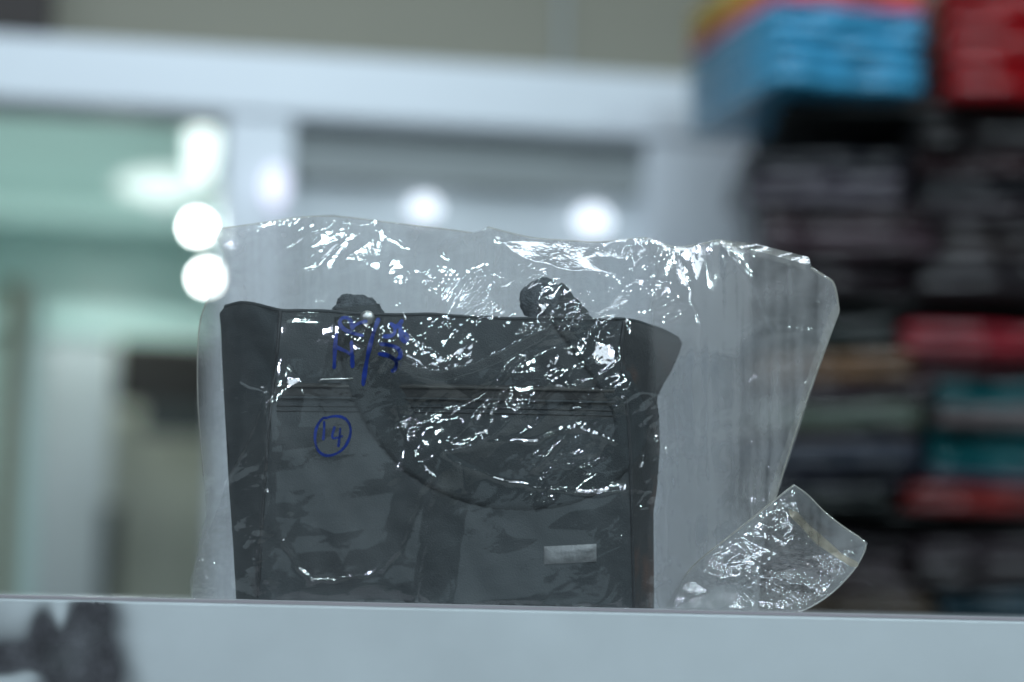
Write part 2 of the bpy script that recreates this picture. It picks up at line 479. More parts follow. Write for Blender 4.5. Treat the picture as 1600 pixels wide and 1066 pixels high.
# ------------------------------------------------------------------ right-hand shelving with folded garments
SY = 1.25                                              # front of the stacks
def SX(u, v=600): return P(u, v, SY).x
def SZ(v, u=1400): return P(u, v, SY).z
xl, xr = SX(1160), SX(1760)
shf = thing('shelving_unit', 'dark shelving unit on the right holding stacks of folded garments', 'shelving', (xl, SY + .2, 0))
box('back_panel', P(1172, 600, SY + .36).x, xr, SY + .36, SY + .38, 0, SZ(-60), M['dark'], shf)
for v in (158, 462, 800, 968):
    box('shelf_board', P(1180, 600, SY + .35).x, xr, SY + .02, SY + .355, SZ(v + 10), SZ(v), M['dark'], shf)
box('side_panel', xr + .001, xr + .02, SY, SY + .38, 0, SZ(-60), M['dark'], shf)

def fabric(col, gloss):
    return paint('folded_cloth', col, 0.6 if not gloss else 0.3, 0.4, noise=0.25, nscale=25, coat=0.2 if gloss else 0.0, bump=0.5, bscale=60)

def garment(name, label, cat, x0, x1, y0, y1, z0, z1, col, group, yaw=0.0, gloss=True, folds=2, tilt=0.0):
    """a folded textile: soft slab whose front edge shows rounded fold layers"""
    cx, cyy = (x0 + x1) / 2, (y0 + y1) / 2
    th = z1 - z0
    nx, npf = 14, 6
    mt = fabric(col, gloss)
    root = thing(name, label, cat, (cx, cyy, z0), group)
    ph = random.random() * 6
    for f in range(folds):
        a, b = z0 + th * f / folds, z0 + th * (f + 1) / folds
        prof = []
        for k in range(npf + 1):                        # half-round nose at the front
            w = math.pi * (-.5 + k / npf)
            prof.append((y0 + (b - a) * .5 * (1 - math.cos(w)), (a + b) / 2 + (b - a) * .49 * math.sin(w)))
        prof.append((y1, b - (b - a) * .01)); prof.append((y1, a + (b - a) * .01))
        vs, fs = [], []
        L = len(prof)
        for i in range(nx + 1):
            s = i / nx
            x = x0 + (x1 - x0) * s
            end = min(1, min(s, 1 - s) / .06)
            sh = (.55 + .45 * math.sqrt(end)) if folds > 1 else (.86 + .14 * math.sqrt(end))
            wob = math.sin(s * 9 + ph + f) * .006 + math.sin(s * 23 + ph * 2) * .002
            for (yy, zz) in prof:
                zc = (a + b) / 2
                vs.append((x, yy + wob * (1 if yy < y1 - .01 else 0) + (1 - sh) * .01, zc + (zz - zc) * sh))
        for i in range(nx):
            for k in range(L):
                fs.append((i * L + k, (i + 1) * L + k, (i + 1) * L + (k + 1) % L, i * L + (k + 1) % L))
        fs.append(tuple(range(L))); fs.append(tuple(nx * L + k for k in range(L))[::-1])
        vs = np.array(vs)
        c, s_ = math.cos(yaw), math.sin(yaw)
        dx, dy = vs[:, 0] - cx, vs[:, 1] - cyy
        vs[:, 2] += dx * math.tan(tilt)
        vs[:, 0], vs[:, 1] = cx + c * dx - s_ * dy, cyy + s_ * dx + c * dy
        mesh('fold_layer', vs, fs, mt, root)
    return root

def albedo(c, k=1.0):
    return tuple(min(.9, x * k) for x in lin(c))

left_rows = [
    (244, 276, (44, 44, 52), 'near black'), (277, 329, (92, 84, 95), 'purple grey'), (330, 360, (66, 50, 54), 'dark plum'),
    (361, 402, (92, 72, 80), 'dusty mauve'), (403, 460, (50, 38, 44), 'blackish maroon'),
    (500, 555, (38, 50, 48), 'dark bottle green'), (556, 600, (140, 106, 78), 'tan'), (601, 634, (78, 64, 70), 'brown grey'),
    (635, 670, (128, 142, 128), 'pale sage'), (671, 691, (86, 64, 56), 'thin brown'), (692, 733, (64, 72, 88), 'slate blue'),
    (734, 764, (82, 82, 96), 'lavender grey'), (765, 798, (34, 44, 42), 'green black'),
    (838, 862, (66, 60, 64), 'smoke grey'), (863, 902, (104, 92, 96), 'rose grey'), (903, 934, (70, 58, 58), 'cocoa'), (935, 966, (118, 104, 90), 'sand brown')]
right_rows = [
    (200, 236, (28, 24, 26), 'black'), (237, 270, (76, 50, 54), 'oxblood'), (271, 308, (40, 40, 45), 'ink black'), (309, 344, (58, 48, 54), 'aubergine'),
    (345, 402, (80, 72, 72), 'warm grey'), (403, 460, (46, 40, 44), 'soot black'),
    (506, 556, (176, 48, 62), 'crimson'), (557, 586, (98, 40, 48), 'wine red'), (587, 634, (10, 122, 128), 'upper teal'),
    (635, 664, (142, 128, 128), 'pinkish grey'), (665, 734, (6, 126, 132), 'thick lower teal'), (735, 754, (86, 86, 106), 'thin periwinkle'),
    (755, 798, (164, 58, 56), 'brick red'),
    (838, 870, (88, 76, 82), 'mauve grey'), (871, 918, (66, 60, 62), 'graphite'), (919, 966, (58, 92, 106), 'dusty blue')]
def stack(rows, u0, u1, where, group):
    tl = 0.0
    for (v0, v1, c, nm) in rows[::-1]:
        tl = max(-R(4.5), min(R(4.5), tl + R(random.uniform(-1.6, 1.6))))
        if v1 in (460, 798, 966):
            tl = R(random.uniform(-.6, .6))
        z1_, z0_ = SZ(v0), SZ(v1 + 1)
        vm = (v0 + v1) / 2
        bd = 20 * math.sin(vm / 47.0) + 14 * math.sin(vm / 19.0 + 1)
        j = random.uniform(-24, 14) if u0 < 1300 else bd
        k2 = bd if u0 < 1300 else 0
        yo = random.uniform(-.03, .03)
        garment('folded_garment', '%s folded garment in the %s stack of the right shelves' % (nm, where), 'garment',
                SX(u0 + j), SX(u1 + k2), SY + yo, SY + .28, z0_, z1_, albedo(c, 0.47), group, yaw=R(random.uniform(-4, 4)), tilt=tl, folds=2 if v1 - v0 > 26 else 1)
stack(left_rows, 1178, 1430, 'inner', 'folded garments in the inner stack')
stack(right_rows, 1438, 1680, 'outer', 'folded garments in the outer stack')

# bright packs lying on the top board
def packs(u0, u1, vbot, cols, yaw, y0, dep, group):
    """pile of packs whose front left corner stands at u0"""
    z = SZ(vbot)
    c, s_ = math.cos(yaw), math.sin(yaw)
    ax, ay = P(u0, 60, SY + y0).x, SY + y0
    w = P(u1, 60, SY + y0).x - ax
    cx, cyy = ax + c * w / 2 - s_ * dep / 2, ay + s_ * w / 2 + c * dep / 2
    for (col, th_px, lb) in cols:
        th = SZ(0) - SZ(th_px)
        garment('textile_pack', lb, 'textile pack', cx - w / 2, cx + w / 2, cyy - dep / 2, cyy + dep / 2, z, z + th * .97,
                albedo(col, 1.0), group, yaw=yaw + R(random.uniform(-.8, .8)), gloss=True, folds=1)
        z += th
ordn = ['lowest', 'second', 'third', 'fourth', 'fifth', 'sixth', 'seventh']
blue = [((66, 152, 190), 25, '%s sky blue textile pack from the bottom of the top right stack' % n) for n in ordn[:5]]
blue += [((220, 130, 175), 9, 'pink textile pack lying on the sky blue packs'), ((214, 44, 36), 13, 'red textile pack near the top of the blue stack'),
         ((230, 110, 36), 10, 'orange textile pack near the top of the blue stack'), ((232, 188, 36), 22, 'lower yellow textile pack topping the blue stack'),
         ((232, 188, 36), 22, 'upper yellow textile pack topping the blue stack')]
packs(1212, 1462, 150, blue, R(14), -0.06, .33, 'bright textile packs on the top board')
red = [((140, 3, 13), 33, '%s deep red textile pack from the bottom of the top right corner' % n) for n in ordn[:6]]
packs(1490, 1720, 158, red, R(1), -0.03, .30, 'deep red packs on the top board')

# ------------------------------------------------------------------ counter
EY = -0.085
ctr = thing('counter', 'white laminate counter under the bag with a thin maroon top edge', 'counter', (0, 0, 0))
box('front_panel', -1.1, 1.1, EY, EY + .02, 0.0, TOP_Z - .0022, M['counter'], ctr, bevel=0.0015)
box('top', -1.1, 1.1, EY + .0205, .55, TOP_Z - .03, TOP_Z, M['counter'], ctr, bevel=0.001)
box('edge_band', -1.1, 1.1, EY + .001, EY + .02, TOP_Z - .0020, TOP_Z + .0003, M['counter_edge'], ctr)
# dark soft-edged patch on the front panel, far left
mt, nt, b = new_mat('soft_dark_patch')
N, L = nt.nodes, nt.links
b.inputs['Base Color'].default_value = (0.045, 0.044, 0.050, 1); b.inputs['Roughness'].default_value = 0.4
tc = N.new('ShaderNodeTexCoord')
nz = N.new('ShaderNodeTexNoise'); nz.inputs['Scale'].default_value = 22; nz.inputs['Detail'].default_value = 1
L.new(tc.outputs['Object'], nz.inputs['Vector'])
n2 = N.new('ShaderNodeTexNoise'); n2.inputs['Scale'].default_value = 55; n2.inputs['Detail'].default_value = 4
L.new(tc.outputs['Object'], n2.inputs['Vector'])
cr = N.new('ShaderNodeValToRGB'); cr.color_ramp.elements[0].position, cr.color_ramp.elements[1].position = .35, .7
cr.color_ramp.elements[0].color = (.035, .033, .038, 1); cr.color_ramp.elements[1].color = (.10, .098, .11, 1)
L.new(n2.outputs['Fac'], cr.inputs['Fac']); L.new(cr.outputs['Color'], b.inputs['Base Color'])
at = N.new('ShaderNodeAttribute'); at.attribute_name = 'print'  # soft-edged mask of the dark patch
sb = N.new('ShaderNodeMath'); sb.operation = 'MULTIPLY_ADD'; sb.inputs[1].default_value = 0.9; 
L.new(nz.outputs['Fac'], sb.inputs[0]); L.new(at.outputs['Fac'], sb.inputs[2])
mr = N.new('ShaderNodeMapRange'); mr.inputs['From Min'].default_value = .5; mr.inputs['From Max'].default_value = 1.7; mr.inputs['To Max'].default_value = .93; mr.interpolation_type = 'SMOOTHSTEP'
L.new(sb.outputs[0], mr.inputs['Value'])
tr = N.new('ShaderNodeBsdfTransparent'); mx = N.new('ShaderNodeMixShader')
L.new(mr.outputs[0], mx.inputs[0]); L.new(tr.outputs[0], mx.inputs[1]); L.new(b.outputs[0], mx.inputs[2])
L.new(mx.outputs[0], N['Material Output'].inputs['Surface'])
us, vs_ = np.linspace(-60, 260, 65), np.linspace(925, 1110, 38)
U, V = np.meshgrid(us, vs_)
pt = PA(U, V, EY - .0006)
pt[..., 2] = np.minimum(pt[..., 2], TOP_Z - .0030)
def blob(cx, cy_, rx, ry): return np.exp(-(((U - cx) / rx) ** 2 + ((V - cy_) / ry) ** 2))
val = np.clip(.55 * blob(70, 1030, 120, 60) + 1.0 * blob(132, 1005, 58, 80) + .7 * blob(140, 1085, 62, 60) + .9 * blob(15, 1030, 80, 26) + .55 * blob(66, 985, 16, 40) + .5 * blob(150, 950, 40, 30)
              - .5 * blob(46, 1052, 26, 14) - .7 * blob(0, 1072, 34, 16) - .5 * blob(95, 958, 12, 30), 0, 1)
pr = mesh('dark_patch', pt.reshape(-1, 3), grid_faces(38, 65), mt, ctr)
ca = pr.data.attributes.new('print', 'FLOAT', 'POINT'); ca.data.foreach_set('value', val.ravel().astype(np.float32))  # soft-edged mask of the dark patch
tag(pr, 'dark soft-edged patch on the counter front')

# ------------------------------------------------------------------ tote bag
def interp(tab, x):
    t = np.asarray(tab, float)
    return np.interp(x, t[:, 0], t[:, 1])
T_TAB = [(342, 492), (352, 478), (375, 472), (400, 474), (435, 482), (540, 487), (650, 491), (800, 497), (900, 498), (960, 497), (1000, 503), (1035, 514), (1067, 531)]
def topline(u):
    t = np.asarray(T_TAB, float)
    u = np.asarray(u, float)
    return np.interp(u, t[:, 0], t[:, 1]) + 2.2 * vnoise(u, 0 * u, 60, 71, 0, 1, True) + .9 * vnoise(u, 0 * u, 19, 72, 0, 1, True)
L_TAB = [(470, 352), (490, 343), (510, 345), (620, 350), (750, 357), (850, 364), (970, 371)]
R_TAB = [(495, 1000), (515, 1045), (531, 1067), (548, 1063), (580, 1049), (605, 1034), (625, 1026), (650, 1030), (700, 1031), (760, 1027), (800, 1021), (970, 1022)]
SL_TAB = [(470, 438), (560, 432), (640, 422), (800, 410), (970, 402)]          # left panel seam
SR_TAB = [(470, 975), (560, 968), (620, 978), (700, 985), (970, 992)]          # right panel seam
BOT = 966
tote = thing('tote_bag', 'dark grey leatherette tote bag with two straps standing inside the clear plastic', 'bag', (P(690, 940, 0).x, 0, TOP_Z + .001))
fine = lambda u, v, s, k: np.sin(u / s + k) * np.cos(v / (s * 1.3) + k * 2)
def tote_depth(u, v):
    """how far the tote's front stands out towards the camera (m) at photo position (u, v)"""
    l, sl, sr, r = interp(L_TAB, v), interp(SL_TAB, v), interp(SR_TAB, v), interp(R_TAB, v)
    d = np.where(u < sl, 0.046 * np.clip((u - l) / np.maximum(sl - l, 1), 0, 1) ** .8,
        np.where(u > sr, 0.046 * np.clip((r - u) / np.maximum(r - sr, 1), 0, 1) ** .8, 0.046))
    top = np.clip((v - topline(u)) / 90, 0, 1)
    d = d * (0.90 + 0.10 * top)
    side = np.where((u < sl) | (u > sr), 1.7, .6)
    d = d + side * (.0030 * vnoise(u, v, 70, 41, 1.2, 1.8, True) + .0016 * vnoise(u, v, 30, 43, 1.2, 2.2, True) + .0004 * vnoise(u, v, 11, 45, .3, 1.4, True)) + .0022 * fine(u + v * .6, v, 95, 1.7)
    d = d + .004 * np.clip((v - 640) / 300, 0, 1)
    return d
def clampz(p, z=TOP_Z + .001):
    p[..., 2] = np.maximum(p[..., 2], z)
    return p
def panel(name, fl_, fr_, nc, mat, sign=-1, nr=80):
    t = np.linspace(0, 1, nr)[:, None]
    s = np.linspace(0, 1, nc)[None, :]
    v = 500 + (BOT - 500) * t + 0 * s
    for _ in range(6):                                   # settle on the curved top line
        u = fl_(v) + (fr_(v) - fl_(v)) * s
        tp = topline(u)
        v = tp + (BOT - tp) * t
    u = fl_(v) + (fr_(v) - fl_(v)) * s
    if sign < 0:
        Y = -tote_depth(u, v)
    else:
        Y = np.minimum(.05, 3.5 * tote_depth(u, v)) * (.6 + .4 * np.clip((v - 480) / 90, 0, 1))
    p = clampz(PA(u, v, Y))
    return mesh(name, p.reshape(-1, 3), grid_faces(nr, nc), mat, tote), p
fL, fSL, fSR, fR = (lambda v: interp(L_TAB, v)), (lambda v: interp(SL_TAB, v)), (lambda v: interp(SR_TAB, v)), (lambda v: interp(R_TAB, v))
panel('front_panel', fSL, fSR, 120, M['leather'])
panel('side_gusset', fL, fSL, 24, M['leather'])
g2, _ = panel('side_gusset', fSR, fR, 24, M['gusset'])
tag(g2, 'rusty brown right side of the tote')
panel('back_panel', fL, fR, 40, M['leather_dark'], 1)

def on_tote(u, v, out=0.001):
    return PA(u, v, -tote_depth(u, v) - out)
def line_on(name, pts, w, mat, out=0.0008, step=6):
    q = smooth_poly(pts, step)
    return tube(name, on_tote(q[:, 0], q[:, 1], out).tolist(), w, mat, tote, 6)
line_on('seam_piping', [(438, 486), (432, 560), (422, 640), (410, 800), (403, 934)], .0011, M['leather_dark'])
line_on('seam_piping', [(975, 502), (968, 560), (978, 620), (985, 700), (991, 950)], .0011, M['leather_dark'])
q = np.linspace(352, 1060, 60)
line_on('top_binding', np.stack([q, topline(q) + 1.5], -1).tolist(), .0013, M['leather'], out=-.0004)
def ribbon(name, pts_c, hw, mat, parent, out, thick=.0016, depth=tote_depth, step=5, rag=0.0):
    """flat strap lying on the tote: centre line in photo position, half width hw"""
    q = smooth_poly(pts_c, step)
    tg = np.gradient(q, axis=0); tg /= np.linalg.norm(tg, axis=1)[:, None] + 1e-9
    nr_ = np.stack([-tg[:, 1], tg[:, 0]], -1)
    n = len(q)
    h = np.interp(np.linspace(0, 1, n), np.linspace(0, 1, len(hw)), hw) if hasattr(hw, '__len__') else np.full(n, hw)
    o = np.interp(np.linspace(0, 1, n), np.linspace(0, 1, len(out)), out) if hasattr(out, '__len__') else np.full(n, out)
    K = 9
    rows = []
    for k in range(K):
        s = -1 + 2 * k / (K - 1)
        e = h * s + (rng.normal(0, rag, n) if rag and k in (0, K - 1) else 0)
        uu, vv = q[:, 0] + nr_[:, 0] * e, q[:, 1] + nr_[:, 1] * e
        rows.append(PA(uu, vv, -depth(uu, vv) - o - thick * (1 - abs(s) ** 10)))
    p = np.stack(rows, 1)
    back = p.copy(); back[..., 1] += thick
    vs = np.concatenate([p.reshape(-1, 3), back.reshape(-1, 3)])
    fs = grid_faces(n, K)
    B = n * K
    fs += [(a + B, b_ + B, c_ + B, d_ + B)[::-1] for (a, b_, c_, d_) in grid_faces(n, K)]
    for i in range(n - 1):
        fs.append((i * K, B + i * K, B + (i + 1) * K, (i + 1) * K)); fs.append((i * K + K - 1, (i + 1) * K + K - 1, B + (i + 1) * K + K - 1, B + i * K + K - 1))
    return mesh(name, vs, fs, mat, parent)
dm = lambda u, v: tote_depth(u, np.maximum(v, 505)) - .0005 * np.maximum(505 - v, 0)
zp = ribbon('zip_band', [(430, 611), (700, 613), (962, 619)], 13, M['zip'], tote, .0002, .0008)
ribbon('zip_teeth', [(432, 603), (700, 605), (960, 611)], 2.2, M['zip_teeth'], zp, .0016, .0008)
ribbon('zip_edge', [(432, 621), (700, 623), (962, 629)], 1.6, M['leather'], zp, .0016, .0008)
for yy in (634, 642):
    line_on('stitch_row', [(432, yy), (700, yy + 2), (968, yy + 8)], .0005, M['thread'], out=.0004)
# straps: each stands over the rim and hangs down the front, meeting low in the middle
HANDLE = [(558, 478), (562, 520), (578, 585), (606, 650), (646, 706), (706, 748), (790, 772), (880, 768), (950, 735), (990, 684), (982, 634), (946, 572), (898, 504), (858, 458)]
ribbon('handle', HANDLE, [36, 38, 38, 36, 32, 29, 27, 26, 26, 26, 26, 27, 28, 26], M['strap'], tote,
       [.004, .003, .002, .0015, .001, .0006, .0004, .0004, .0004, .0004, .0006, .001, .001, .001], .0010, depth=dm, rag=.8)
def lump(name, cu, cv, ru, rv, Y, mat, seed, amp=.16, parent=tote):
    r = np.random.default_rng(seed)
    n, k = 44, 26
    vs = []
    c = np.array(P(cu, cv, Y)); s = (Y - CAM.y) / FPX
    ph = r.uniform(0, 6, 12)
    for i in range(k + 1):
        th = math.pi * i / k
        for j in range(n):
            a = 2 * math.pi * j / n
            f = 1 + amp * (math.sin(3 * a + ph[0]) * math.sin(2 * th + ph[1]) + .5 * math.sin(7 * a + ph[2] + 3 * th) + .35 * math.sin(13 * a + ph[3]) * math.sin(9 * th + ph[4])) + r.normal(0, amp * .16)
            vs.append((c[0] + ru * s * f * math.sin(th) * math.cos(a), c[1] + .55 * min(ru, rv) * s * f * math.sin(th) * math.sin(a), c[2] + rv * s * f * math.cos(th)))
    fs = [(i * n + j, (i + 1) * n + j, (i + 1) * n + (j + 1) % n, i * n + (j + 1) % n) for i in range(k) for j in range(n)]
    return mesh(name, vs, fs, mat, parent)
lump('handle_knot', 560, 490, 37, 24, -.026, M['knot'], 3)
lump('handle_knot', 545, 474, 17, 13, -.024, M['knot'], 4, .2)
lump('handle_knot', 848, 470, 34, 33, -.022, M['knot'], 5, .11)
lump('handle_knot', 862, 496, 34, 24, -.026, M['knot'], 6, .11)
rv = P(574, 497, -.0475)
def disc(name, c, r, t, mat, parent, n=24):
    vs, fs = [], []
    prof = [(0, -t), (r * .55, -t * .93), (r * .85, -t * .62), (r, -t * .1), (r, t * .3)]
    for (rr, y) in prof:
        for j in range(n):
            a = 2 * math.pi * j / n
            vs.append((c[0] + rr * math.cos(a), c[1] + y, c[2] + rr * math.sin(a)))
    for i in range(len(prof) - 1):
        for j in range(n):
            fs.append((i * n + j, i * n + (j + 1) % n, (i + 1) * n + (j + 1) % n, (i + 1) * n + j))
    return mesh(name, vs, fs, mat, parent)
disc('rivet', rv, .0052, .0026, M['steel'], tote)
# metal name plate low on the right
pu = np.linspace(850, 932, 14); pv = np.linspace(-14, 14, 6)
U, V = np.meshgrid(pu, pv)
V2 = 866 + V - (U - 891) * .05
edge = np.clip(np.minimum(np.minimum(U - 850, 932 - U) / 5, (14 - np.abs(V)) / 5), 0, 1)
pl = mesh('metal_plate', PA(U, V2, -tote_depth(U, V2) - .0006 - .0016 * edge).reshape(-1, 3), grid_faces(6, 14), M['plate'], tote)

# ------------------------------------------------------------------ clear plastic bag
BAG = thing('plastic_bag', 'crumpled clear plastic bag with blue handwriting wrapped round the dark tote', 'plastic bag', (P(760, 940, 0).x, 0, TOP_Z + .0005))
OUT = [(298, 962), (304, 880), (322, 800), (318, 745), (309, 640), (308, 560), (312, 500), (324, 470), (338, 432), (352, 398), (336, 372), (346, 357), (400, 350), (470, 339), (525, 337),
       (600, 347), (680, 356), (738, 364), (762, 355), (800, 365), (835, 373), (890, 376), (930, 379), (985, 374), (1012, 371), (1050, 388), (1085, 384), (1122, 375),
       (1180, 386), (1266, 409), (1267, 418), (1300, 438), (1306, 450), (1311, 486), (1296, 524), (1272, 590), (1249, 656), (1226, 730), (1205, 800), (1190, 870), (1185, 965)]
out_poly = resample(np.array(OUT + OUT[:1], float), 3.0)[:-1]
out_poly += np.where(out_poly[:, 1:] < 900, 1.0, 0) * np.stack([1.6 * vnoise(out_poly[:, 0], out_poly[:, 1], 14, 81), 1.6 * vnoise(out_poly[:, 0], out_poly[:, 1], 14, 82)], -1) + 0 * rng.normal(0, .5, out_poly.shape)

def inside(U, V, poly):
    x, y = poly[:, 0], poly[:, 1]
    x2, y2 = np.roll(x, -1), np.roll(y, -1)
    r = np.zeros(U.shape, bool)
    for i in range(len(x)):
        c = (y[i] > V) != (y2[i] > V)
        if y2[i] != y[i]:
            r ^= c & (U < (x2[i] - x[i]) * (V - y[i]) / (y2[i] - y[i]) + x[i])
    return r

def gauss(U, V, cu, cv, ru, rv, ang=0.0):
    c, s = math.cos(ang), math.sin(ang)
    x, y = (U - cu) * c + (V - cv) * s, -(U - cu) * s + (V - cv) * c
    return np.exp(-(x / ru) ** 2 - (y / rv) ** 2)

def crumple_mask(U, V):
    """where the sheet is tightly crumpled"""
    m_ = (gauss(U, V, 760, 520, 190, 62, -.25) + gauss(U, V, 850, 450, 130, 40, .15) + gauss(U, V, 900, 545, 150, 55, -.4)
          + gauss(U, V, 890, 670, 120, 72, .1) + gauss(U, V, 630, 660, 34, 50) + gauss(U, V, 1005, 690, 26, 110)
          + gauss(U, V, 940, 395, 160, 24, .05) + .45 * gauss(U, V, 570, 545, 60, 30, .4) + .7 * gauss(U, V, 395, 850, 36, 46)
          + .35 * gauss(U, V, 850, 755, 150, 30) + .22 * gauss(U, V, 900, 890, 100, 45) + .8 * gauss(U, V, 350, 400, 34, 50) + .4 * gauss(U, V, 720, 440, 90, 40) + .22 * gauss(U, V, 500, 395, 120, 36) + .32 * gauss(U, V, 380, 640, 26, 130) + .2 * gauss(U, V, 960, 880, 60, 60)
          + .5 * gauss(U, V, 500, 352, 110, 14) + .35 * gauss(U, V, 1070, 640, 40, 60))
    return np.clip(m_ * 1.1 - .06, 0, 1.15)

CREASES = [  # (points, height px, width px) ridges and folds drawn by the straps and the pull of the film
    ([(972, 560), (930, 590), (880, 606), (860, 600)], 5, 6),
    ([(560, 500), (640, 560), (700, 600), (790, 660)], 4, 6),
    ([(720, 726), (722, 748), (728, 766)], 5, 4),
    ([(760, 690), (840, 690), (900, 668), (960, 690)], 5, 6),
    ([(860, 600), (828, 634), (801, 652), (770, 678), (740, 694), (689, 708)], 15, 8),
    ([(689, 708), (715, 724), (760, 745), (830, 762), (920, 770), (1015, 765)], 5, 9),
    ([(812, 560), (779, 600), (740, 652), (696, 702)], 10, 7),
    ([(610, 560), (618, 640), (640, 700), (672, 742)], 5, 8),
    ([(672, 742), (655, 770), (640, 815), (622, 862), (596, 892)], 13, 8),
    ([(680, 745), (668, 800), (662, 850), (650, 930)], 12, 8),
    ([(596, 892), (540, 905), (488, 910)], 3.5, 7),
    ([(376, 596), (412, 612), (414, 640)], 13, 6),
    ([(412, 612), (398, 660), (372, 720), (356, 750)], 11, 6),
    ([(416, 625), (412, 700), (416, 770), (402, 850), (398, 870)], 11, 6),
    ([(440, 845), (462, 880), (484, 908)], 8, 6),
    ([(690, 560), (640, 520), (622, 470), (640, 420)], 6, 10),
    ([(690, 576), (760, 560), (830, 520), (880, 480)], 8, 12),
    ([(640, 560), (672, 580), (700, 576)], 5, 8),
    ([(880, 500), (930, 566), (985, 650)], 4, 5),
    ([(1000, 630), (1004, 700), (1010, 750)], 5, 6),
    ([(1040, 620), (1000, 610), (960, 640)], 4, 5),
    ([(1030, 560), (990, 600), (960, 640), (955, 660)], 4, 6),
    ([(760, 355), (800, 395), (880, 420), (960, 430), (1040, 440)], 6, 10),
    ([(355, 392), (430, 400), (470, 370), (520, 350)], 5, 10),
    ([(590, 350), (640, 385), (700, 400), (745, 372)], 5, 10),
    ([(1122, 375), (1150, 410), (1190, 450)], 4, 8),
    ([(1058, 395), (1092, 500), (1100, 610), (1088, 760)], 3, 9),
    ([(1140, 390), (1176, 440), (1210, 520), (1180, 640)], 3, 8),
    ([(1262, 412), (1235, 520), (1205, 640)], 3, 8),
    ([(1040, 620), (1046, 760), (1040, 900)], 4, 7),
]
def seg_dist(U, V, pts):
    d = np.full(U.shape, 1e9)
    for (a, b_) in zip(pts[:-1], pts[1:]):
        ax, ay = a; bx, by = b_
        L2 = (bx - ax) ** 2 + (by - ay) ** 2 + 1e-9
        t = np.clip(((U - ax) * (bx - ax) + (V - ay) * (by - ay)) / L2, 0, 1)
        d = np.minimum(d, np.hypot(U - ax - t * (bx - ax), V - ay - t * (by - ay)))
    return d

def scoop(U, V):
    """the film hangs in a smooth ledge between the two straps, below the rim"""
    cv = np.interp(U, [590, 620, 650, 690, 740, 790, 840, 880], [520, 560, 574, 582, 568, 548, 520, 495])
    d = cv - V
    along = np.clip((U - 600) / 30, 0, 1) * np.clip((880 - U) / 40, 0, 1)
    prof = np.where(d > 0, np.clip(1 - d / 78, 0, 1), np.clip(1 + d / 14, 0, 1))
    return along * np.clip(1 - np.abs(d - 36) / 48, 0, 1), along * 23 * prof

def film_crumple(U, V, seed, creases=True):
    mk = crumple_mask(U, V)
    a, b_ = warp(U, V, seed, 16, 60)
    sc, led = scoop(U, V)
    gate = np.clip(.45 + 1.5 * vnoise(a, b_, 42, seed + 31, .5, 1.4, True), .12, 1.2)      # crumples come in clusters
    mf = mk * (1 - .9 * sc) * gate * 1.0
    calm = 1 - .75 * np.clip((640 - U) / 60, 0, 1) * np.clip((640 - V) / 60, 0, 1) * np.clip((V - 470) / 20, 0, 1)
    h = (2.4 * calm + 6.0 * mk) * (1 - .6 * sc) * vnoise(a, b_, 66, seed + 3, .4)
    h += (0.10 * calm + 8.0 * mf) * vnoise(a, b_, 28, seed + 5, -.55, 2.2)
    h += (0.03 + 4.8 * mf + .5 * sc) * vnoise(a, b_, 12.5, seed + 7, -.65, 2.3)
    h += (0.0 + 1.5 * mf + .2 * sc) * vnoise(a, b_, 6.5, seed + 9, .2, 1.6)
    h += led
    # faint vertical draw lines in the empty right-hand part
    rt = np.clip((U - 1035) / 40, 0, 1)
    h = h * (1 - .55 * rt) + rt * .5 * vnoise(U, V, 14, seed + 11, math.pi / 2, 20, smooth=True)
    if creases:
        wu, wv = warp(U, V, seed + 20, 3.0, 22)
        bead = 1.2 + .12 * vnoise(U, V, 9, seed + 25)
        for (pts, A, w) in CREASES:
            d = seg_dist(wu, wv, pts)
            thin = w * .34
            h += np.where(d < thin * 6, bead * A * .42 * np.exp(-d / thin), 0)
            h += A * .55 * np.clip(1 - d / 60, 0, 1)
    return h, np.clip(mf, 0, 1)

